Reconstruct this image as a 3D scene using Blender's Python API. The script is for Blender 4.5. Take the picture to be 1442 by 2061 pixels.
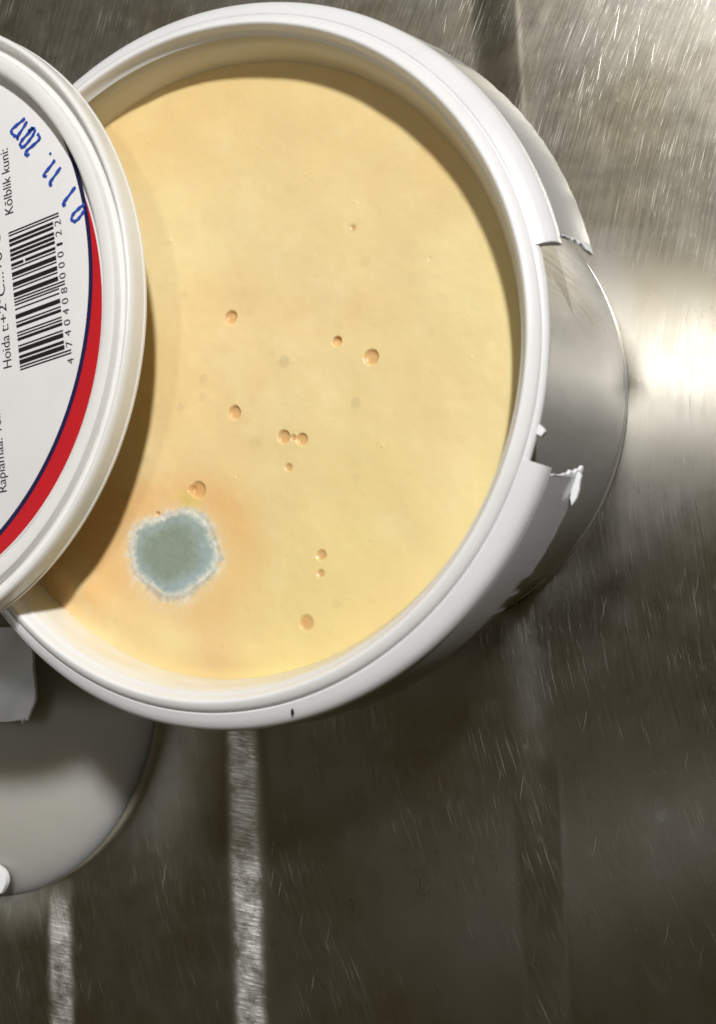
import bpy, bmesh, math, random
import numpy as np
from mathutils import Vector

random.seed(7); RNG = np.random.default_rng(11)
for o in list(bpy.data.objects): bpy.data.objects.remove(o)
SC = bpy.context.scene
COL = SC.collection
R = math.radians

# ------------------------------------------------------------------ camera
cam = bpy.data.cameras.new('camera'); cam.sensor_width = 36; cam.sensor_fit = 'AUTO'
cam.lens = 1900 / 2061 * 36; cam.clip_start = .005; cam.clip_end = 50
co = bpy.data.objects.new('camera', cam); COL.objects.link(co)
co.location = (.11108, -.02070, .25273)
co.rotation_euler = (R(2.74), R(23.39), R(10.07))
cam.dof.use_dof = True; cam.dof.focus_distance = .235; cam.dof.aperture_fstop = 26
SC.camera = co
# ------------------------------------------------------------------ world: a dim kitchen
w = bpy.data.worlds.new('World'); SC.world = w; w.use_nodes = True
w.node_tree.nodes['Background'].inputs[0].default_value = (.043, .034, .013, 1)
w.node_tree.nodes['Background'].inputs[1].default_value = 1.0
# ------------------------------------------------------------------ lamps
def lamp(name, loc, power, radius, col):
    l = bpy.data.lights.new(name, 'POINT'); l.energy = power; l.shadow_soft_size = radius; l.color = col
    o = bpy.data.objects.new(name, l); COL.objects.link(o); o.location = loc; return o
lamp('kitchen_lamp', (.72, 1.18, 1.8), 214, .085, (1, .985, .955))
lamp('ceiling_lamp', (.04, .21, 1.0), 4.2, .04, (1, .98, .95))
lamp('far_ceiling_lamp', (.08, -.36, 1.0), .2, .05, (.95, .98, 1))
wl = bpy.data.lights.new('side_fill', 'AREA'); wl.shape = 'RECTANGLE'; wl.size = .6; wl.size_y = .3; wl.energy = 1.6; wl.color = (.90, .95, 1)  # unseen cool side light, added to brighten rim, strip and dish
wo = bpy.data.objects.new('side_fill', wl); COL.objects.link(wo); wo.location = (-1.1, -.42, .33)
wo.rotation_euler = (Vector((-.05, -.08, .02)) - wo.location).to_track_quat('-Z', 'Y').to_euler()
SC.view_settings.view_transform = 'Standard'; SC.view_settings.look = 'None'
SC.view_settings.exposure = 0; SC.view_settings.gamma = 1
SC.cycles.use_denoising = True
SC.cycles.max_bounces = 10; SC.cycles.diffuse_bounces = 5; SC.cycles.glossy_bounces = 5
SC.cycles.caustics_reflective = False; SC.cycles.caustics_refractive = False

# ------------------------------------------------------------------ helpers
def mesh(name, v, f, mat=None, parent=None, smooth=True, sharp=None):
    me = bpy.data.meshes.new(name); me.from_pydata([tuple(p) for p in v], [], f); me.update()
    if smooth:
        me.polygons.foreach_set('use_smooth', [True] * len(me.polygons))
        if sharp: me.set_sharp_from_angle(angle=R(sharp))
    o = bpy.data.objects.new(name, me); COL.objects.link(o)
    if mat: me.materials.append(mat)
    if parent: o.parent = parent
    return o
def empty(name, loc=(0, 0, 0)):
    o = bpy.data.objects.new(name, None); COL.objects.link(o); o.location = loc; o.empty_display_size = .02; return o
def tag(o, label=None, cat=None, kind=None, group=None):
    if label: o['label'] = label
    if cat: o['category'] = cat
    if kind: o['kind'] = kind
    if group: o['group'] = group
    return o
def lathe(name, prof, segs, mat, parent, loop=False, a0=0, a1=360, cen=None, sharp=35, jitter=None):
    """prof: list of (r,z); cen(z)->(x,y); closed loop profile if loop; open sweep if a1-a0<360"""
    full = abs(a1 - a0) >= 360 - 1e-6
    n = segs if full else segs + 1
    v = []; f = []; m = len(prof)
    for i in range(n):
        a = R(a0 + (a1 - a0) * i / segs)
        for j, (r, z) in enumerate(prof):
            dr, dz = jitter(a, j, r, z) if jitter else (0, 0)
            cx, cy = cen(z) if cen else (0, 0)
            v.append((cx + (r + dr) * math.cos(a), cy + (r + dr) * math.sin(a), z + dz))
    for i in range(segs):
        i2 = (i + 1) % n
        for j in range(m if loop else m - 1):
            j2 = (j + 1) % m
            f.append((i * m + j, i2 * m + j, i2 * m + j2, i * m + j2))
    if loop and not full:
        f.append(tuple(range(m))); f.append(tuple((n - 1) * m + j for j in reversed(range(m))))
    return mesh(name, v, f, mat, parent, True, sharp)
def smooth_prof(pts, it=1):
    for _ in range(it):
        q = [pts[0]]
        for a, b in zip(pts[:-1], pts[1:]):
            q += [(a[0] * .75 + b[0] * .25, a[1] * .75 + b[1] * .25), (a[0] * .25 + b[0] * .75, a[1] * .25 + b[1] * .75)]
        q.append(pts[-1]); pts = q
    return pts
def prism(name, poly, z0, z1, mat, parent, bend=None, sharp=40):
    """extruded outline with a little inset top edge"""
    n = len(poly); cx = sum(p[0] for p in poly) / n; cy = sum(p[1] for p in poly) / n
    v = []; h = z1 - z0
    for (k, z) in ((1.0, z0), (1.0, z1 - h * .3), (.96, z1)):
        for x, y in poly:
            X, Y = cx + (x - cx) * k, cy + (y - cy) * k
            v.append((X, Y, z + (bend(X, Y) if bend else 0)))
    f = [tuple(reversed(range(n))), tuple(range(2 * n, 3 * n))]
    for l in range(2):
        for i in range(n): f.append((l * n + i, l * n + (i + 1) % n, (l + 1) * n + (i + 1) % n, (l + 1) * n + i))
    return mesh(name, v, f, mat, parent, True, sharp)
_perm = RNG.random((8, 128, 128))
def vnoise(x, y, s, k=0):
    """smooth value noise, numpy"""
    x = np.asarray(x) * s + 37.3 * k + 50; y = np.asarray(y) * s + 17.1 * k + 50
    xi = np.floor(x).astype(int); yi = np.floor(y).astype(int); fx = x - xi; fy = y - yi
    fx = fx * fx * (3 - 2 * fx); fy = fy * fy * (3 - 2 * fy); T = _perm[k % 8]
    g = lambda a, b: T[a % 128, b % 128]
    return (g(xi, yi) * (1 - fx) + g(xi + 1, yi) * fx) * (1 - fy) + (g(xi, yi + 1) * (1 - fx) + g(xi + 1, yi + 1) * fx) * fy - .5

# ------------------------------------------------------------------ material helpers
class NT:
    def __init__(s, name):
        s.m = bpy.data.materials.new(name); s.m.use_nodes = True; s.t = s.m.node_tree
        s.b = s.t.nodes['Principled BSDF']
    def n(s, typ, **kw):
        o = s.t.nodes.new(typ)
        for k, v in kw.items():
            if k.startswith('i_'): o.inputs[k[2:].replace('_', ' ')].default_value = v
            else: setattr(o, k, v)
        return o
    def l(s, a, b): s.t.links.new(a, b)
    def math(s, op, a, b=None, c=None, clamp=False):
        o = s.t.nodes.new('ShaderNodeMath'); o.operation = op; o.use_clamp = clamp
        for i, x in enumerate((a, b, c)):
            if x is None: continue
            if isinstance(x, (int, float)): o.inputs[i].default_value = x
            else: s.l(x, o.inputs[i])
        return o.outputs[0]
    def ramp(s, fac, stops):
        o = s.t.nodes.new('ShaderNodeValToRGB'); e = o.color_ramp.elements
        while len(e) < len(stops): e.new(.5)
        for k, (p, c) in enumerate(stops):
            e[k].position = p; e[k].color = (c, c, c, 1) if isinstance(c, (int, float)) else (*c, 1)
        s.l(fac, o.inputs[0]); return o.outputs[0]
    def noise(s, vec, scale, detail=2, rough=.5, dim='3D'):
        o = s.t.nodes.new('ShaderNodeTexNoise'); o.noise_dimensions = dim
        o.inputs['Scale'].default_value = scale; o.inputs['Detail'].default_value = detail; o.inputs['Roughness'].default_value = rough
        if vec is not None: s.l(vec, o.inputs['Vector'])
        return o.outputs['Fac']
    def set(s, **kw):
        for k, v in kw.items(): s.b.inputs[k.replace('_', ' ')].default_value = v
        return s
def coords(N): return N.n('ShaderNodeTexCoord').outputs['Object']

def plastic(name, col, rough, spec=.5, sss=0, bump=.03, scale=900, metallic=0):
    N = NT(name).set(Base_Color=(*col, 1), Roughness=rough, Metallic=metallic)
    N.b.inputs['Specular IOR Level'].default_value = spec
    if sss:
        N.b.inputs['Subsurface Weight'].default_value = sss
        N.b.inputs['Subsurface Radius'].default_value = (1, .9, .75); N.b.inputs['Subsurface Scale'].default_value = .0025
    c = coords(N); f = N.noise(c, scale, 3)
    g = N.noise(c, 90, 3, .6)
    mx = N.n('ShaderNodeMixRGB', blend_type='MULTIPLY'); mx.inputs[0].default_value = 1; mx.inputs[1].default_value = (*col, 1)
    N.l(N.ramp(g, [(.3, .955), (.7, 1.0)]), mx.inputs[2]); N.l(mx.outputs[0], N.b.inputs['Base Color'])
    N.l(N.math('ADD', N.math('MULTIPLY', f, .12), rough - .06), N.b.inputs['Roughness'])
    b = N.n('ShaderNodeBump', i_Strength=bump, i_Distance=.0003); N.l(f, b.inputs['Height']); N.l(b.outputs[0], N.b.inputs['Normal'])
    return N.m
M_white = plastic('white_plastic', (.80, .80, .81), .30, .5, .25)
def residue_wall():
    m = plastic('tub_inside', (.79, .765, .69), .33, .5, .25); t = m.node_tree; b = t.nodes['Principled BSDF']
    N = NT.__new__(NT); N.m = m; N.t = t; N.b = b
    c = coords(N); sp = N.n('ShaderNodeSeparateXYZ'); N.l(c, sp.inputs[0])
    k = N.ramp(N.math('MULTIPLY', N.math('SUBTRACT', .0885, sp.outputs[2]), 170), [(0, 0), (1, 1)])
    mp = N.n('ShaderNodeMapping'); mp.inputs['Scale'].default_value = (60, 60, 420); N.l(c, mp.inputs[0])
    f = N.ramp(N.math('ADD', N.noise(mp.outputs[0], 1, 4, .6), N.math('MULTIPLY', k, .34)), [(.52, 0), (.80, 1)])
    src = b.inputs['Base Color'].links[0].from_socket
    mx = N.n('ShaderNodeMixRGB', blend_type='MIX'); N.l(src, mx.inputs[1]); mx.inputs[2].default_value = (.72, .58, .32, 1); N.l(N.math('MULTIPLY', f, .42), mx.inputs[0]); N.l(mx.outputs[0], b.inputs['Base Color'])
    return m
M_inner = residue_wall()
M_lid = plastic('lid_plastic', (.78, .775, .755), .26, .5, .2)
M_band = plastic('band_plastic', (.76, .76, .78), .30, .5, .2)
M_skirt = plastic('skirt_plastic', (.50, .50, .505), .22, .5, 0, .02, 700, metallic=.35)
M_plate = plastic('shaded_grey_plastic', (.50, .49, .455), .36, .4, 0, .03)  # white plastic toned down to grey; missing shade is put into this colour
M_torn = plastic('torn_plastic', (.86, .87, .89), .55, .3, .3, .2, 1500)
M_wall = plastic('silver_wall', (.90, .90, .90), .07, .6, 0, .001, 120, metallic=.50)
for l in list(M_wall.node_tree.nodes['Principled BSDF'].inputs['Roughness'].links): M_wall.node_tree.links.remove(l)
M_wall.node_tree.nodes['Principled BSDF'].inputs['Roughness'].default_value = .03
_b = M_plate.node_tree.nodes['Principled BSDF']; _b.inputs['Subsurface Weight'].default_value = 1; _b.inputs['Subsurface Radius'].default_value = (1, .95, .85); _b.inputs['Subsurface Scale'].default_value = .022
M_paper = plastic('label_paper', (.70, .69, .70), .5, .3, 0, .05, 1800)
M_red = plastic('label_red', (.50, .012, .018), .42, .4, 0, .05, 1800)
M_navy = plastic('label_navy', (.012, .012, .06), .42, .4, 0, .05, 1800)
M_ink = plastic('black_ink', (.012, .012, .013), .5, .3, 0, .02, 1800)
M_fleck = plastic('black_crumb', (.012, .013, .016), .6, .3, 0, .3, 3000)
def pen():
    N = NT('blue_pen'); c = coords(N); f = N.noise(c, 1400, 3, .7)
    N.l(N.ramp(f, [(.25, (.02, .09, .50)), (.60, (.012, .05, .33)), (.8, (.10, .22, .62))]), N.b.inputs['Base Color']); N.set(Roughness=.5); return N.m
M_pen = pen()

# ------------------------------------------------------------------ steel
def steel():
    N = NT('brushed_steel'); c = coords(N)
    sep = N.n('ShaderNodeSeparateXYZ'); N.l(c, sep.inputs[0])
    dx = N.math('SUBTRACT', sep.outputs[0], .33); dy = N.math('SUBTRACT', sep.outputs[1], .045)
    wob = N.noise(c, 14, 2)
    rad = N.math('ADD', N.math('SQRT', N.math('ADD', N.math('MULTIPLY', dx, dx), N.math('MULTIPLY', dy, dy))), N.math('MULTIPLY', wob, .006))
    ang = N.math('MULTIPLY', N.math('ARCTAN2', dy, N.math('MULTIPLY', dx, -1)), .26)
    def vec(a, b, off=0):
        k = N.n('ShaderNodeCombineXYZ'); N.l(N.math('MULTIPLY', rad, a), k.inputs[0]); N.l(N.math('MULTIPLY', ang, b), k.inputs[1]); k.inputs[2].default_value = off; return k.outputs[0]
    brush = N.noise(vec(4600, 50), 1, 3, .6)
    brush2 = N.noise(vec(1900, 40, 3), 1, 2, .5)
    # distinct scratches along the brushing, shorter ones, and stray ones in other directions
    sA = N.noise(vec(3200, 75, 7), 1, 2, .5); sA = N.ramp(sA, [(.62, 0), (.74, 1)])
    sB = N.noise(vec(4200, 190, 11), 1, 1, .4); sB = N.ramp(sB, [(.68, 0), (.78, 1)])
    def stray(rot, sx, sy, off, lo):
        mp = N.n('ShaderNodeMapping'); mp.inputs['Rotation'].default_value = (0, 0, R(rot)); mp.inputs['Scale'].default_value = (sx, sy, 1); mp.inputs['Location'].default_value = (off, off, off)
        N.l(c, mp.inputs[0]); return N.ramp(N.noise(mp.outputs[0], 1, 1, .4), [(lo, 0), (lo + .05, 1)])
    sC = stray(38, 2300, 60, 3, .75); sD = stray(-62, 2300, 70, 9, .755); sE = stray(8, 2300, 45, 5, .745)
    patch = N.ramp(N.noise(c, 24, 3), [(.38, .05), (.60, 1)])
    scr = N.math('MAXIMUM', N.math('MAXIMUM', sA, sB), N.math('MULTIPLY', N.math('MAXIMUM', N.math('MAXIMUM', sC, sD), sE), 1.0))
    scr = N.math('MULTIPLY', scr, patch)
    pits = N.ramp(N.noise(c, 420, 2, .6), [(.62, 0), (.74, 1)])
    blotch = N.noise(c, 120, 4, .65)
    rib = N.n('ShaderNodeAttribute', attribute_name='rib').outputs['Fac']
    # hammered cross-wise wear on the pressed ribs
    mp = N.n('ShaderNodeMapping'); mp.inputs['Rotation'].default_value = (0, 0, R(-12.7)); mp.inputs['Scale'].default_value = (160, 900, 100)
    N.l(c, mp.inputs[0]); hammer = N.noise(mp.outputs[0], 1, 3, .6)
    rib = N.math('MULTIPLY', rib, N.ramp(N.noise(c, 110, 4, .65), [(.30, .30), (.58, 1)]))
    # colour: worn warm-grey steel with darker smears
    smear = N.ramp(N.noise(c, 19, 4, .55), [(.3, (.36, .315, .225)), (.5, (.415, .39, .335)), (.7, (.46, .445, .41))])
    mix = N.n('ShaderNodeMixRGB', blend_type='MIX'); N.l(smear, mix.inputs[1]); mix.inputs[2].default_value = (.75, .745, .72, 1)
    N.l(N.math('MULTIPLY', scr, .45), mix.inputs[0])
    dk = N.n('ShaderNodeMixRGB', blend_type='MULTIPLY'); dk.inputs[0].default_value = 1; N.l(mix.outputs[0], dk.inputs[1])
    N.l(N.ramp(N.math('MULTIPLY', pits, blotch), [(0, 1), (.6, .9)]), dk.inputs[2])
    rw = N.n('ShaderNodeMixRGB', blend_type='MIX'); N.l(dk.outputs[0], rw.inputs[1]); rw.inputs[2].default_value = (.93, .93, .92, 1); N.l(N.math('MULTIPLY', rib, .95), rw.inputs[0])  # bright lamp strip along the ribs is put into the base colour
    N.l(rw.outputs[0], N.b.inputs['Base Color'])
    N.b.inputs['Metallic'].default_value = 1
    ro = N.math('ADD', N.math('MULTIPLY', brush2, .10), .25)
    ro = N.math('ADD', ro, N.math('MULTIPLY', N.math('SUBTRACT', blotch, .5), .12))
    ro = N.math('ADD', ro, N.math('MULTIPLY', scr, .22))
    ro = N.math('ADD', ro, N.math('MULTIPLY', rib, .24))
    N.l(ro, N.b.inputs['Roughness'])
    N.l(N.math('MULTIPLY', N.math('SUBTRACT', 1, rib, clamp=True), .80), N.b.inputs['Anisotropic'])
    # brushing direction as tangent (across on the ribs)
    tg = N.n('ShaderNodeTangent', direction_type='UV_MAP', uv_map='brush'); N.l(tg.outputs[0], N.b.inputs['Tangent'])
    h = N.math('ADD', N.math('MULTIPLY', brush, .40), N.math('MULTIPLY', scr, -.80))
    h = N.math('ADD', h, N.math('MULTIPLY', N.math('MULTIPLY', hammer, rib), 11))
    b = N.n('ShaderNodeBump', i_Strength=.40, i_Distance=.00005); N.l(h, b.inputs['Height']); N.l(b.outputs[0], N.b.inputs['Normal'])
    return N.m
M_steel = steel()
D = np.array([.2195, -.9756]); S = np.array([.9756, .2195])    # along and across the ribs
# crest position across, left and right half width, height, start and end along, wear and painted highlight strength
RIBS = [(-.0530, .0400, .0160, .0030, .02, None, 1), (-.1232, .0400, .0140, .0027, .143, .2155, 1)]
STEP = (.0365, .0500, .0022)       # shallow step rising to the right
def steel_z(s, t):
    z = np.zeros_like(s); m = np.zeros_like(s)
    for c, wl_, wr_, h, beg, end, hm in RIBS:
        x = np.clip(np.where(s < c, (c - s) / wl_, (s - c) / wr_), 0, 1)
        k = 1.0
        if end is not None: k = np.clip(1 - np.clip((t - end + .014) / .014, 0, 1) ** 2, 0, 1)
        k = k * np.clip((t - beg) / .014, 0, 1) ** .5
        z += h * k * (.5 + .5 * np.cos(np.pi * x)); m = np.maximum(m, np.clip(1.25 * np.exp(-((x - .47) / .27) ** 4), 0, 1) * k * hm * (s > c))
    q = np.clip((s - STEP[0]) / (STEP[1] - STEP[0]), 0, 1); z += STEP[2] * (q * q * (3 - 2 * q))
    q = np.clip(1 - np.abs(s - STEP[1]) / .0016, 0, 1); z += .00004 * q * q * (3 - 2 * q)
    return z, m
def build_steel():
    ss = [np.arange(-.42, .42, .02)]
    for c, wa, wb, h, bg, e, hm in RIBS: ss.append(np.arange(c - wa * 1.1, c + wb * 1.1, .0006))
    ss.append(np.arange(STEP[0] - .002, STEP[1] + .004, .0004))
    ss = np.unique(np.concatenate(ss).round(5)); tt = np.unique(np.concatenate([np.arange(-.30, .40, .008), np.arange(.18, .225, .001)]).round(5))
    s, t = np.meshgrid(ss, tt, indexing='ij'); z, m = steel_z(s, t)
    x = s * S[0] + t * D[0]; y = s * S[1] + t * D[1]
    z = z + .00035 * vnoise(x, y, 9, 2)
    z = z - .00035 * vnoise(np.zeros(1), np.zeros(1), 9, 2)[0]
    n, k = s.shape; v = np.stack([x, y, z], -1).reshape(-1, 3)
    i = np.arange(n * k).reshape(n, k); f = np.stack([i[:-1, :-1], i[:-1, 1:], i[1:, 1:], i[1:, :-1]], -1).reshape(-1, 4)[:, ::-1]
    o = mesh('drainboard', v.tolist(), f.tolist(), M_steel)
    me = o.data
    a = me.attributes.new('rib', 'FLOAT', 'POINT'); a.data.foreach_set('value', m.reshape(-1).astype(np.float32))
    uv = me.uv_layers.new(name='brush'); li = np.empty(len(me.loops), np.int32); me.loops.foreach_get('vertex_index', li)
    P = v[li]; rr = np.hypot(P[:, 0] - .33, P[:, 1] - .045); an = np.arctan2(P[:, 1] - .045, -(P[:, 0] - .33)) * .26
    uv.data.foreach_set('uv', np.stack([rr * 3, an * 3 + .5], -1).astype(np.float32).reshape(-1))
    tag(o, 'worn brushed stainless steel drainboard with pressed ribs under the tub', kind='structure')
    return o
build_steel()

# ------------------------------------------------------------------ the tub
ZB = .0022
tub = tag(empty('plastic_tub', (0, 0, 0)), 'open white plastic tub with a torn tamper band holding the yellow food', 'tub')
def cen(z):
    k = min(max((.087 - z) / .0855, 0), 1); return (.0077 * k, .0044 * k)
# white mouth: ledge, groove, lip and inner wall
lip = [(.0690, .0886), (.0715, .0885), (.0717, .0890), (.0716, .0900), (.0711, .09045), (.0706, .0906), (.0705, .0911), (.0703, .09145), (.0698, .0919), (.0689, .0924), (.0685, .0925), (.06825, .09245), (.0680, .0921), (.0677, .0914), (.06745, .0906), (.0668, .0900)]
lathe('rim_lip', lip, 240, M_white, tub, sharp=60)
inner = [(.0678, .0908), (.06745, .0906), (.0672, .0898), (.06710, .0896), (.0669, .0894), (.0661, .0866), (.06600, .08635), (.0653, .0838), (.0650, .0830), (.0645, .0817), (.0630, .075), (.0612, .006), (.0600, .0040), (.0, .0040)]
lathe('inner_wall', inner, 220, M_inner, tub, cen=lambda z: cen(z) if z < .0755 else (0, 0), sharp=70)
low = [(.0690, .0888), (.0707, .0884), (.0703, .0830), (.0688, .058), (.0672, .028), (.0660, .010), (.06555, .0052), (.06535, .0047), (.0655, .0042), (.0654, .0026), (.0650, ZB + .0002), (.0640, ZB), (.0, ZB + .0012)]
lathe('outer_wall', low, 200, M_wall, tub, cen=cen, sharp=40)
# tamper band: sloped flange and hanging skirt, torn open on the right
sk = lambda z: (.0026 * min(max((.087 - z) / .0105, 0), 1), .0011 * min(max((.087 - z) / .0105, 0), 1))
band = [(.07085, .0905), (.0711, .09065), (.0724, .0902), (.0736, .0895), (.0742, .0889), (.0747, .0880), (.0750, .0869), (.07505, .0860), (.0744, .0859), (.0738, .0868), (.0730, .0876), (.0708, .0893)]
skirt = [(.0743, .0862), (.07495, .0863), (.0752, .0850), (.0758, .0790), (.0760, .0764), (.07585, .0762), (.0755, .0763), (.0752, .0790)]
def bj(a, j, r, z):
    if z < .0775:
        d = math.degrees(a); nick = max(0, math.sin(d * .37) * math.sin(d * 1.13 + 2)) ** 6
        return (.00006 * math.sin(d * 1.9) + .00006 * nick, .00010 * math.sin(d * .9 + .6) + .00006 * math.sin(d * 3.7) + .00012 * nick)
    return (0, 0)
lathe('tamper_band', band, 260, M_band, tub, loop=True, a0=22.3, a1=351.4, sharp=50)
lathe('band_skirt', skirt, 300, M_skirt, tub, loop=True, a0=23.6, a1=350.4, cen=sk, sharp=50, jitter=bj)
MM = lambda l: [(x / 1000, y / 1000) for x, y in l]
def torn_flap(a_in, a_out, z0, z1, seed):
    # ragged sheet continuing the skirt into the gap
    rg = random.Random(seed); n = 14; v = []; f = []
    for i in range(n + 1):
        z = z0 + (z1 - z0) * i / n; k = i / n
        ae = a_in + (a_out - a_in) * max(.08, (1 - k) ** 1.6 + rg.uniform(-.22, .18))
        r0 = .0760 - (z - .0764) * .082
        for a, dr in ((a_in, 0), (ae, .0001), (ae, -.0005), (a_in, -.0005)):
            cx, cy = sk(z); v.append((cx + (r0 + dr) * math.cos(R(a)), cy + (r0 + dr) * math.sin(R(a)), z))
    for i in range(n):
        for j in range(4): f.append((4 * i + j, 4 * i + (j + 1) % 4, 4 * i + 4 + (j + 1) % 4, 4 * i + 4 + j))
    f.append((0, 1, 2, 3)); f.append(tuple(4 * n + j for j in (3, 2, 1, 0)))
    return mesh('torn_edge', v, f, M_torn, tub, True, 40)
torn_flap(23.65, 21.9, .0762, .0858, 3)
torn_flap(350.3, 351.9, .0762, .0858, 8)
prism('torn_scrap', MM([(76.1, -10.6), (77.0, -10.2), (78.0, -11.3), (77.9, -12.4), (78.0, -14.0), (77.8, -15.7), (77.1, -17.2), (76.6, -15.8), (76.5, -13.3)]), .0766, .0779, M_torn, tub)
prism('torn_scrap', MM([(70.2, -3.6), (71.9, -4.3), (72.9, -5.2), (72.3, -6.2), (71.2, -5.9), (70.3, -7.4), (69.6, -5.2)]), .0884, .0899, M_torn, tub)

# ------------------------------------------------------------------ the yellow food
PITS = [(.00089, .0111, .00150, .9), (.02647, .00818, .00105, 1.5), (.03445, .0057, .00160, .8), (.00566, -.00869, .00150, .8), (.018, -.01229, .00145, .75), (.0222, -.01225, .00130, .8), (.0202, -.01218, .00070, .8),
        (.02013, -.01826, .00085, .7), (-.0003, -.0260, .00185, .6), (-.00192, -.02613, .00095, .5), (-.00958, -.03271, .00060, 1.5), (.03078, -.03452, .00110, .7), (.03132, -.03813, .00085, .7), (.02981, -.0484, .00165, .35), (.02592, .03107, .00055, .6)]
SPOTS = [(.02592, .03107, .00105, .8), (.01557, .00295, .00120, .9), (.03264, -.00359, .00110, .8), (-.00345, -.00246, .00095, .7), (-.00297, -.00636, .00095, .5), (-.0078, -.00916, .00100, .6), (-.01182, .01492, .00090, .5), (.02994, .02448, .0011, .4), (.03559, -.04342, .0010, .5), (.03536, -.01832, .0008, .4),
         (.0115, -.0145, .0014, .35), (.0125, .0045, .0008, .3), (.0052, .0125, .0009, .25), (-.0150, -.0215, .0012, .4), (-.0190, -.0300, .0011, .5), (.0260, .0110, .0012, .3), (.0405, .0215, .0013, .25), (-.006, .030, .0012, .25), (.010, .038, .0013, .2)]
for _ in range(26):
    a = random.uniform(0, 6.28); r = .058 * math.sqrt(random.random()); SPOTS.append((r * math.cos(a), r * math.sin(a), random.uniform(.0006, .0013), random.uniform(.08, .22)))
MC = (-.00419, -.04005)
MB = [(-171.4, 10.82), (-158.3, 10.56), (-143.6, 10.2), (-121.7, 9.05), (-103.0, 9.25), (-77.8, 9.28), (-56.3, 9.17), (-41.3, 8.94), (-21.5, 9.74), (-7.1, 10.94), (5.3, 11.28), (24.5, 10.3), (39.6, 10.37), (58.5, 10.28), (75.1, 9.59), (103.0, 8.07), (124.4, 7.86), (140.5, 8.7), (158.8, 10.9), (170.1, 11.2)]
def mayo_h(x, y):
    r = np.hypot(x, y); a = np.arctan2(y, x)
    z = .0826 + .00070 * vnoise(x, y, 55, 1) + .00030 * vnoise(x, y, 140, 3) + .00006 * vnoise(x, y, 500, 4)
    z = z + .0006 * np.exp(-(.0655 - r) / .0012)
    # slumped ridge along the lower-left wall
    k = np.exp(-((a - R(-128)) / .55) ** 2)
    z = z + k * (.0011 * np.exp(-((r - .0585) / .0035) ** 2) + .0005 * vnoise(x, y, 110, 5))
    k2 = np.exp(-((a - R(-76)) / .16) ** 2); z = z + k2 * .0008 * np.exp(-((r - .0605) / .003) ** 2)
    return z
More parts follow.
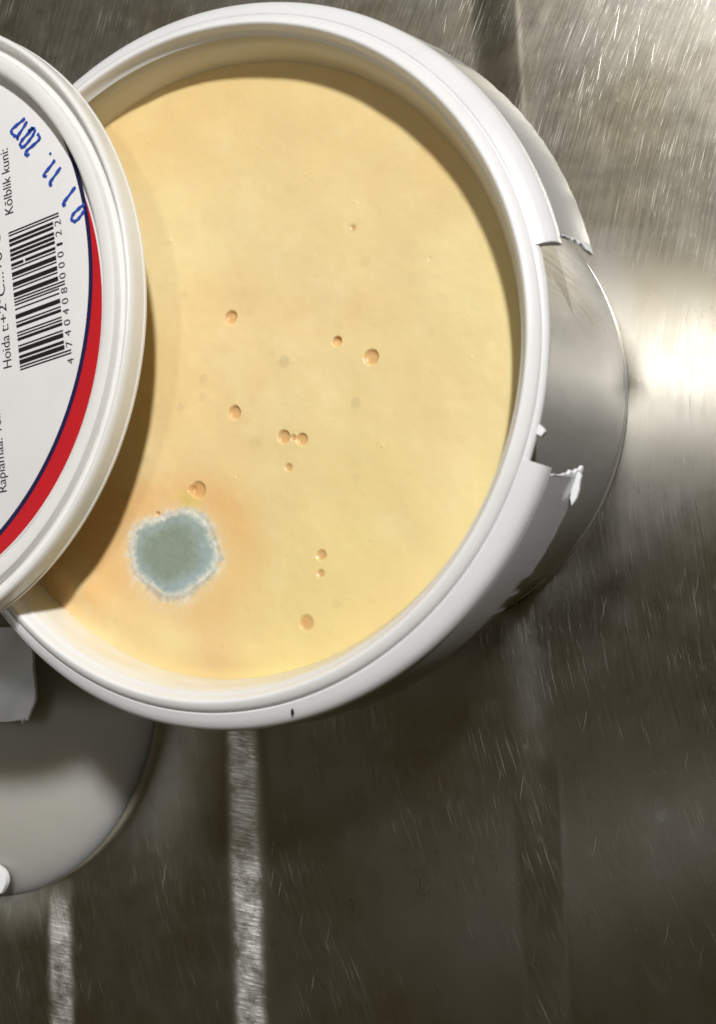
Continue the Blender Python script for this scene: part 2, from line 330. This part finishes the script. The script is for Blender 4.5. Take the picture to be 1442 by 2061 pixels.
def build_mayo():
    nr, na = 360, 1200
    rr = np.sqrt(np.linspace(0.00004, 1, nr)) * .35 + np.linspace(0.001, 1, nr) * .65; rr = rr * .0657
    aa = np.linspace(0, 2 * np.pi, na, endpoint=False)
    r, a = np.meshgrid(rr, aa, indexing='ij'); x = r * np.cos(a); y = r * np.sin(a); z = mayo_h(x, y)
    col = np.ones(x.shape + (3,)); base = np.array([.80, .60, .30])
    n1 = vnoise(x, y, 38, 0); n2 = vnoise(x, y, 95, 6); n3 = vnoise(x, y, 300, 7)
    n0 = vnoise(x, y, 20, 5); n4 = vnoise(x, y, 60, 2)
    def mixc(c, t, k): k = np.clip(k, 0, 1)[..., None]; return c * (1 - k) + np.array(t) * k
    col = np.broadcast_to(base, x.shape + (3,)).copy()
    col = mixc(col, [.835, .695, .385], .40 + n0 * 2.4 + n1 * 1.4)                        # paler, yellower areas
    col = mixc(col, [.80, .535, .24], (.9 * n4 + .8 * vnoise(x, y, 33, 4) - .03) * 2.0 * (1 - np.clip((x * .9 - y * .6 - .008) / .03, 0, 1)))   # peach areas
    col = mixc(col, [.85, .72, .42], np.clip(n2 * 1.3 + n3 * 1.5 - .20, 0, 1) * .60)    # pale flecks
    col = mixc(col, [.74, .56, .29], np.clip(-n2 * 1.2 + vnoise(x, y, 210, 3) * 1.6 - .30, 0, 1) * .45)
    # oily peach halo round the mould, pinkish stain by the bottom wall, yellow towards the right
    dm = np.hypot(x + .0035, y + .0405); an = np.arctan2(y + .0405, x + .0035)
    hal = np.exp(-((dm - .0150 - .0015 * np.sin(an * 2 + 1)) / .0050) ** 2) * np.clip(.75 + .5 * np.cos(an - .5) + 1.2 * n2, 0, 1.2)
    col = mixc(col, [.79, .49, .215], hal * .8)
    col = mixc(col, [.76, .47, .26], .75 * np.exp(-(np.hypot(x - .0125, y + .0585) / .0060) ** 2) * (.8 + n2))
    col = mixc(col, [.84, .70, .36], .8 * np.exp(-(np.hypot((x + .0005) / 1.5, y + .0585) / .0045) ** 2))
    col = mixc(col, [.86, .72, .34], .8 * np.exp(-(np.hypot((x - .026) / 1.6, y + .0600) / .0035) ** 2))
    col = mixc(col, [.80, .68, .30], np.clip((x * .9 - y * .6 - .012) / .05, 0, 1) * np.clip(.7 + 1.6 * n1, 0, 1) * .65)
    col = mixc(col, [.82, .62, .27], np.clip((y - .012) / .05, 0, 1) * .35)
    # white bloom creeping out of the mould
    rb = np.interp(np.degrees(np.arctan2(y - MC[1], x - MC[0])), [MB[-1][0] - 360] + [q[0] for q in MB] + [MB[0][0] + 360], [MB[-1][1]] + [q[1] for q in MB] + [MB[0][1]]) / 1000
    ex = np.hypot(x - MC[0], y - MC[1]) - rb
    fr = np.exp(-np.clip(ex, 0, None) / (.0010 + .0007 * np.clip(-np.sin(np.arctan2(y - MC[1], x - MC[0])), 0, 1)) + 1.6 * vnoise(x, y, 1500, 3) * (ex > .0002) + 1.2 * vnoise(x, y, 600, 6))
    col = mixc(col, [.80, .76, .64], fr * .95)
    gy = np.exp(-(((x + .0022) / .003) ** 2 + ((y + .0283) / .0016) ** 2))[..., None]; col = col * (1 - gy * .6) + np.array([.66, .56, .13]) * gy * .6
    for px, py, pr, st in SPOTS:
        d = np.hypot(x - px, y - py) / pr; k = (np.clip(1.25 - d, 0, .5) * 2)[..., None] * st * .42
        col = col * (1 - k) + np.array([.52, .42, .24]) * k
    for px, py, pr, dp in PITS:
        d = np.hypot(x - px, y - py); q = np.clip(1 - (d / pr) ** 2, 0, None)
        z = z - np.sqrt(q) * pr * dp * .8 * (1 - .25 * np.exp(-(d / pr) ** 2))
        k = (np.clip((1.12 - d / pr) * 2.5, 0, 1) * .78)[..., None]; col = col * (1 - k) + np.array([.66, .375, .150]) * k  # orange bounce and shade inside the air holes, painted into the tint
    for q in range(46):      # little wet grains that catch the lamp
        aq = random.uniform(0, 6.28); rq = .062 * math.sqrt(random.random()); pr = random.uniform(.00016, .00034); d2 = (x - rq * math.cos(aq)) ** 2 + (y - rq * math.sin(aq)) ** 2
        z = z + random.choice((1, 1, -1)) * pr * .55 * np.exp(-d2 / (pr * .7) ** 2)
    v = np.stack([x, y, z], -1).reshape(-1, 3); i = np.arange(nr * na).reshape(nr, na); j = np.roll(i, -1, axis=1)
    f = np.stack([i[:-1], i[1:], j[1:], j[:-1]], -1).reshape(-1, 4).tolist()
    v = v.tolist(); f.append(list(i[0]))
    b0 = len(v)      # body of the food below the surface
    for k in range(na): v.append((x[-1, k] * .93, y[-1, k] * .93, .070))
    for k in range(na): f.append((int(i[-1, k]), b0 + k, b0 + (k + 1) % na, int(i[-1, (k + 1) % na])))
    f.append([b0 + k for k in reversed(range(na))])
    o = mesh('mayonnaise', v, f, None)
    at = o.data.attributes.new('tint', 'FLOAT_COLOR', 'POINT'); c4 = np.ones((len(v), 4), np.float32); c4[:nr * na, :3] = col.reshape(-1, 3); c4[nr * na:, :3] = base
    at.data.foreach_set('color', c4.reshape(-1))
    N = NT('yellow_cream'); N.set(Roughness=.36); N.b.inputs['Specular IOR Level'].default_value = .4
    N.l(N.n('ShaderNodeAttribute', attribute_name='tint').outputs['Color'], N.b.inputs['Base Color'])
    N.b.inputs['Subsurface Weight'].default_value = .35; N.b.inputs['Subsurface Radius'].default_value = (1, .65, .22); N.b.inputs['Subsurface Scale'].default_value = .0016
    c = coords(N); h = N.math('ADD', N.noise(c, 700, 3, .6), N.math('MULTIPLY', N.noise(c, 260, 2), 1.2))
    bp = N.n('ShaderNodeBump', i_Strength=.16, i_Distance=.0003); N.l(h, bp.inputs['Height']); N.l(bp.outputs[0], N.b.inputs['Normal'])
    N.l(N.math('ADD', N.math('MULTIPLY', N.noise(c, 180, 3), .2), .20), N.b.inputs['Roughness'])
    o.data.materials.append(N.m)
    return tag(o, 'pale yellow creamy food filling the tub, dotted with small air holes', 'food')
build_mayo()
# tiny wet beads that glint
M_bead = plastic('oil', (.86, .66, .30), .06, .6)

# ------------------------------------------------------------------ mould
def mr(a):
    d = math.degrees(a); d = (d + 180) % 360 - 180
    A = [m[0] for m in MB]; V = [m[1] for m in MB]
    return float(np.interp(d, [A[-1] - 360] + A + [A[0] + 360], [V[-1]] + V + [V[0]])) / 1000
def build_mould():
    root = tag(empty('mold_colony', (MC[0], MC[1], .0826)), 'round grey-green fuzzy mould patch with a white fringe on the yellow food', 'mold')
    nr, na = 60, 220; X = []; C = []
    aa = [2 * math.pi * k / na for k in range(na)]
    R0 = np.array([mr(a) for a in aa]); R0 = (np.roll(R0, 1) + R0 * 2 + np.roll(R0, -1)) / 4
    R0 = (np.roll(R0, 3) + R0 * 2 + np.roll(R0, -3)) / 4
    jag = np.array([.00015 * math.sin(a * 17 + 2 * math.sin(a * 5)) + .00010 * math.sin(a * 41 + 1) + .00008 * random.uniform(-1, 1) for a in aa])
    k = np.linspace(.01, 1.06, nr)[:, None]; r = R0[None] * k + jag[None] * k ** 6; a = np.array(aa)[None] + 0 * k
    x = r * np.cos(a); y = r * np.sin(a); gx = x + MC[0]; gy = y + MC[1]
    dome = np.clip(1 - (k / 1.06) ** 3, 0, 1) * .0006
    z = mayo_h(gx, gy) - .0826 - .0001 + dome + .00008 * vnoise(gx, gy, 900, 3) * (k < 1) + .00022 * vnoise(gx, gy, 260, 5)
    n1 = vnoise(gx, gy, 240, 2); n2 = vnoise(gx, gy, 900, 6); n3 = vnoise(gx, gy, 2400, 7)
    cen_c = np.array([.238, .285, .228]); mid = np.array([.290, .355, .320]); blu = np.array([.330, .420, .445]); wht = np.array([.78, .75, .64])
    t = (k + .22 * n1 + .08 * n2)
    low = np.clip((-(y) + .3 * x) / .010, -.4, 1)[..., None]
    def sm(t, a, b): q = np.clip((t - a) / (b - a), 0, 1); return (q * q * (3 - 2 * q))[..., None]
    col = cen_c + (mid - cen_c) * sm(t, .40, .78); col = col + (blu - col) * np.clip(sm(t, .55, .95) * (.55 + .6 * low), 0, 1)
    col = col + (wht - col) * sm(k + .07 * n2 + .06 * n3 + 0 * t, .82, 1.04) * .95
    col = col * (1 + .10 * n2 + .08 * n3)[..., None]
    v = np.stack([x, y, z], -1).reshape(-1, 3).tolist(); i = np.arange(nr * na).reshape(nr, na); j = np.roll(i, -1, axis=1)
    f = np.stack([i[:-1], i[1:], j[1:], j[:-1]], -1).reshape(-1, 4).tolist(); f.append(i[0].tolist())
    N = NT('mould_velvet'); N.l(N.n('ShaderNodeAttribute', attribute_name='tint').outputs['Color'], N.b.inputs['Base Color']); N.set(Roughness=.95); N.b.inputs['Specular IOR Level'].default_value = .1
    c = coords(N); bp = N.n('ShaderNodeBump', i_Strength=.2, i_Distance=.0002); N.l(N.noise(c, 2600, 3, .7), bp.inputs['Height']); N.l(bp.outputs[0], N.b.inputs['Normal'])
    N.b.inputs['Sheen Weight'].default_value = .25; N.b.inputs['Sheen Roughness'].default_value = .6
    o = mesh('spore_mat', v, f, N.m, root)
    at = o.data.attributes.new('tint', 'FLOAT_COLOR', 'POINT'); c4 = np.ones((len(v), 4), np.float32); c4[:, :3] = col.reshape(-1, 3); at.data.foreach_set('color', c4.reshape(-1))
    # fringe: fine pale threads creeping outwards, and short upright ones near the edge
    V = []; F = []
    def thread(p, d, L, w):
        d = Vector(d).normalized(); sd = d.cross(Vector((0, 0, 1))); sd = sd.normalized() if sd.length > 1e-4 else Vector((1, 0, 0)); up = sd.cross(d)
        n = len(V); tip = Vector(p) + d * L
        for q in (sd, -sd * .5 + up * .87, -sd * .5 - up * .87): V.append(tuple(Vector(p) + q * w))
        V.append(tuple(tip)); F.extend([(n, n + 1, n + 3), (n + 1, n + 2, n + 3), (n + 2, n, n + 3)])
    for _ in range(7000):
        a = random.uniform(-math.pi, math.pi); rad = mr(a)
        clump = .6 + .5 * math.sin(a * 9 + 1.3) * math.sin(a * 23) + (.55 if -2.1 < a < -.2 else 0)
        kk = random.uniform(.97, 1.06) + max(0, random.gauss(.02, .045)) * clump
        rx = rad * kk; px, py = rx * math.cos(a), rx * math.sin(a)
        b = a + random.gauss(0, .55); el = abs(random.gauss(.10, .18))
        zz = float(mayo_h(np.array([px + MC[0]]), np.array([py + MC[1]]))[0]) - .0826 + random.uniform(0, .00012)
        thread((px, py, zz), (math.cos(b), math.sin(b), el), random.uniform(.0002, .0006) * max(.4, clump), random.uniform(.000015, .00003))
    N2 = plastic('mould_thread', (.74, .73, .66), .9, .1)
    tag(mesh('mycelium_fringe', V, F, N2, root, smooth=False), kind='stuff')
    V = []; F = []
    for _ in range(900):
        a = random.uniform(-math.pi, math.pi); kk = math.sqrt(random.random()) * .97; rx = mr(a) * kk; px, py = rx * math.cos(a), rx * math.sin(a)
        zz = float(mayo_h(np.array([px + MC[0]]), np.array([py + MC[1]]))[0]) - .0826 + max(0, 1 - (kk / 1.06) ** 3) * .0006 - .0001
        thread((px, py, zz), (random.gauss(0, .5), random.gauss(0, .5), 1), random.uniform(.00015, .00035), .00005)
    N3 = plastic('mould_spore', (.36, .40, .35), .95, .1)
    tag(mesh('spore_fuzz', V, F, N3, root, smooth=False), kind='stuff')
build_mould()

# ------------------------------------------------------------------ lid
LC = (-.0848, -.0026)
LK = .9789
lid = tag(empty('tub_lid', (-.0807, -.0030, .0965)), 'white round lid with printed barcode label resting across the tub rim', 'lid')
lp = [(0, .0946), (.0640, .0946), (.0650, .0947), (.0653, .0952), (.0657, .0976), (.0660, .0981), (.0665, .0983), (.0684, .0983), (.0688, .09815), (.0690, .0977), (.0691, .0963), (.0694, .0960), (.0709, .0960), (.0712, .0963), (.07135, .0976), (.0716, .0980), (.0719, .0982), (.0722, .0982), (.0726, .09795), (.0729, .0973), (.0730, .0965), (.0731, .0940), (.0733, .0938), (.0733, .0933), (.0731, .0931),
      (.0712, .0931), (.0708, .0926), (.0706, .0900), (.0703, .08965), (.0697, .08965), (.0695, .0900), (.0694, .0940), (.0660, .0944), (.0642, .0940), (.0640, .0938), (0, .0938)]
lp = [(r, z - .0931) for r, z in lp]
lid.scale = (LK, LK, LK)
lathe('lid_shell', lp, 240, M_lid, lid, sharp=40)
ZL = .0950 - .0931     # label height inside the lid
OX, OY = -.02838 - LC[0], -.00158 - LC[1]
U = np.array([-.302, .953]); Vv = np.array([-.953, -.302])
def L2(u, v): return (OX + u / 1000 * U[0] + v / 1000 * Vv[0], OY + u / 1000 * U[1] + v / 1000 * Vv[1])
label = lathe('label', [(0, ZL), (.0634, ZL), (.0636, ZL - .0001), (.0636, ZL - .0004)], 160, M_paper, lid)
BC = (-.0967 - LC[0], .0016 - LC[1]); BR = .0717
def crescent(name, r_in, r_out_fn, z, mat, a0, a1):
    v = []; f = []; n = 120
    for i in range(n + 1):
        a = a0 + (a1 - a0) * i / n; d = (math.cos(a), math.sin(a))
        ro = r_out_fn(d)
        v.append((BC[0] + d[0] * r_in, BC[1] + d[1] * r_in, z)); v.append((BC[0] + d[0] * ro, BC[1] + d[1] * ro, z))
    for i in range(n): f.append((2 * i, 2 * i + 1, 2 * i + 3, 2 * i + 2))
    return mesh(name, v, f, mat, label)
def disc_exit(d, rad=.0633):
    b = BC[0] * d[0] + BC[1] * d[1]; c = BC[0] ** 2 + BC[1] ** 2 - rad ** 2; return max(BR + .00001, -b + math.sqrt(max(b * b - c, 0)))
crescent('red_band', BR, disc_exit, ZL + .00006, M_red, R(-78), R(48))
crescent('navy_line', BR - .00095, lambda d: BR + .0001, ZL + .00010, M_navy, R(-78), R(48))
def text(s, u, v, size, width=None, mat=M_ink, z=.00008, bold=0):
    cu = bpy.data.curves.new('t', 'FONT'); cu.body = s; cu.size = 1; cu.offset = bold
    o = bpy.data.objects.new('t', cu); COL.objects.link(o); bpy.context.view_layer.update()
    me = bpy.data.meshes.new_from_object(o.evaluated_get(bpy.context.evaluated_depsgraph_get())); bpy.data.objects.remove(o); bpy.data.curves.remove(cu)
    n = len(me.vertices); P = np.empty(n * 3, np.float32); me.vertices.foreach_get('co', P); P = P.reshape(-1, 3)
    x0, x1 = P[:, 0].min(), P[:, 0].max(); k = size / .72
    kx = width / (x1 - x0) if width else k
    uu = u + (P[:, 0] - x0) * kx; vv = v + P[:, 1] * k
    X = OX + uu / 1000 * U[0] + vv / 1000 * Vv[0]; Y = OY + uu / 1000 * U[1] + vv / 1000 * Vv[1]
    me.vertices.foreach_set('co', np.stack([X, Y, np.full(n, ZL + z)], -1).astype(np.float32).reshape(-1)); me.update()
    o = bpy.data.objects.new('printed_text', me); COL.objects.link(o); me.materials.append(mat); o.parent = label
    return o
text('Hoida t:', .55, 16.65, 2.45, 9.7)
text('+2°C...+6°C', 10.75, 16.75, 2.3, 20.5)
text('Kõlblik kuni:', 34.6, 12.5, 2.45, 15.0)
text('Raplamaa. Tel. +372 4', -26.4, 21.0, 2.35, 27)
def ean(digits):
    Lc = ['0001101', '0011001', '0010011', '0111101', '0100011', '0110001', '0101111', '0111011', '0110111', '0001011']
    G = [''.join('1' if c == '0' else '0' for c in l)[::-1] for l in Lc]; Rc = [''.join('1' if c == '0' else '0' for c in l) for l in Lc]
    par = ['LLLLLL', 'LLGLGG', 'LLGGLG', 'LLGGGL', 'LGLLGG', 'LGGLLG', 'LGGGLL', 'LGLGLG', 'LGLGGL', 'LGGLGL'][digits[0]]
    return '101' + ''.join((Lc if p == 'L' else G)[d] for p, d in zip(par, digits[1:7])) + '01010' + ''.join(Rc[d] for d in digits[7:]) + '101'
def barcode():
    bits = ean([4, 7, 4, 0, 4, 0, 8, 0, 0, 0, 1, 2, 2]); mod = 31.3 / 95; v = []; f = []; i = 0
    while i < 95:
        if bits[i] == '1':
            j = i
            while j < 95 and bits[j] == '1': j += 1
            lo = .25 if (i < 3 or i >= 92 or 45 <= i < 50) else 1.95
            u0, u1 = i * mod - .1, j * mod - .1
            # shear as printed on the slightly bent label
            q = [(u0, lo), (u1, lo), (u1 - .7, 14.4), (u0 - .7, 14.4)]
            segs = [(0, 1)]
            if i in (14, 31, 59, 71): g = random.uniform(.45, .75); segs = [(0, g - .02), (g + .02, 1)]
            for s0, s1 in segs:
                n = len(v)
                for (ua, va), (ub, vb), s in ((q[0], q[3], s0), (q[1], q[2], s0), (q[1], q[2], s1), (q[0], q[3], s1)):
                    x, y = L2(ua + (ub - ua) * s, va + (vb - va) * s); v.append((x, y, ZL + .00008))
                f.append((n, n + 1, n + 2, n + 3))
            i = j
        else: i += 1
    mesh('barcode', v, f, M_ink, label, smooth=False)
barcode()
for k, ch in enumerate('740408'): text(ch, 1.45 + k * 2.36, -.15, 1.75, 1.25)
for k, ch in enumerate('000122'): text(ch, 16.5 + k * 2.36 + (.3 if ch == '1' else 0), -.1, 1.75, 1.25 if ch != '1' else .55)
text('4', -2.3, -.15, 1.75, 1.25)
def stroke(pts, wd):
    P = smooth_prof([(a, b) for a, b in pts], 2) if len(pts) > 2 else pts
    v = []; f = []; n = len(P)
    for i, (a, b) in enumerate(P):
        p0 = P[max(i - 1, 0)]; p1 = P[min(i + 1, n - 1)]; du, dv = p1[0] - p0[0], p1[1] - p0[1]; L = math.hypot(du, dv) or 1
        ww = wd * (1 + .25 * math.sin(i * 1.7 + a)) * (.75 if i in (0, n - 1) else 1)
        for s in (-1, 1):
            x, y = L2(a - dv / L * ww * s, b + du / L * ww * s); v.append((x, y, ZL + .00013))
    for i in range(n - 1): f.append((2 * i, 2 * i + 1, 2 * i + 3, 2 * i + 2))
    mesh('pen_stroke', v, f, M_pen, label)
HAND = [[(54.7, 6.89), (54.0, 9.18), (53.25, 11.34), (51.76, 10.46), (51.42, 9.76)], [(53.82, 6.4), (52.42, 8.02), (50.88, 9.97), (50.84, 9.08)],
        [(51.76, 4.87), (50.78, 7.03), (49.77, 8.76), (49.12, 8.97), (48.36, 8.47), (48.56, 7.56), (50.01, 5.36), (50.94, 4.53), (51.56, 4.6), (51.95, 5.44), (51.41, 6.37)],
        [(50.18, 3.89), (48.83, 3.17), (47.96, 5.29), (47.31, 7.41), (46.71, 7.77), (46.09, 7.31), (46.47, 6.62)], [(44.46, 1.16), (44.83, .74)],
        [(42.91, -.16), (41.56, 1.6), (40.45, 3.57), (39.86, 2.48)], [(40.8, -1.51), (39.33, .47), (37.97, 2.23), (37.59, 1.22)], [(35.41, -4.87), (33.87, -2.76), (32.5, -.8), (32.18, -1.9)],
        [(31.0, -6.89), (30.42, -5.06), (29.6, -3.4), (28.62, -2.93), (27.84, -3.74), (28.32, -5.04), (29.72, -6.62)]]
for h in HAND: stroke(h, .36)

# ------------------------------------------------------------------ things at the left edge
RP = .0768
pp = [(RP * k, .0012 + .021 * (1 - k ** 2.6)) for k in [i / 24 for i in range(25)]] + [(RP + .0003, .0008), (RP, .0003), (.070, .0003), (0, .0012)]  # dome raised to turn its lower side away from the lamp
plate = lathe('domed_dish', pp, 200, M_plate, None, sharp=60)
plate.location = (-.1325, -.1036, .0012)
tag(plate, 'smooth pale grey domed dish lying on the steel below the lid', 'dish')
def tb(x, y): return .0004 * math.sin(x * 260) + (x + .089) * .30 + max(0, -.094 - x) * .1
tab = prism('torn_strip', [(.1111 + (x - .1111) * .962, -.0207 + (y + .0207) * .962) for x, y in MM([(-120, -85.6), (-101.5, -81.2), (-96.5, -84.6), (-94.6, -87.5), (-93.8, -89.6), (-93.3, -92.0), (-92.5, -93.8), (-91.6, -95.6), (-90.4, -98.9), (-89.7, -102.1), (-91.0, -105.9), (-91.9, -109.2), (-93.0, -109.3), (-93.8, -109.2), (-94.1, -110.9), (-94.6, -109.8), (-97.0, -110.6), (-100.6, -112.0), (-104.5, -113.3), (-125, -120)])], .0245, .0255, M_torn, None, bend=tb)
tag(tab, 'torn white plastic strip sticking out above the grey dish', 'strip')
fr = prism('plastic_scrap', MM([(-104, -160.4), (-98.8, -161.5), (-97.4, -162.3), (-96.8, -163.0), (-96.3, -164.2), (-96.1, -165.3), (-96.6, -167.2), (-97.3, -169.0), (-104, -170.5)]), .0095, .0115, M_torn, None)
tag(fr, 'small white plastic scrap at the lower edge of the grey dish', 'scrap')
# black crumb on the band
def crumb():
    bm = bmesh.new(); bmesh.ops.create_icosphere(bm, subdivisions=2, radius=1)
    for v in bm.verts:
        k = 1 + .35 * math.sin(v.co.x * 5 + 1) * math.cos(v.co.y * 7) + random.uniform(-.12, .12); v.co *= k
        x, y, z = v.co; v.co = Vector((x * .00028, y * .00062, z * .00025))
    me = bpy.data.meshes.new('crumb'); bm.to_mesh(me); bm.free(); me.materials.append(M_fleck)
    for p in me.polygons: p.use_smooth = True
    o = bpy.data.objects.new('crumb', me); COL.objects.link(o); o.location = (.0336, -.0645, .09035); o.rotation_euler = (0, .3, .25)
    tag(o, 'tiny black crumb stuck on the white rim near its bottom', 'crumb')
crumb()
bpy.context.view_layer.update()
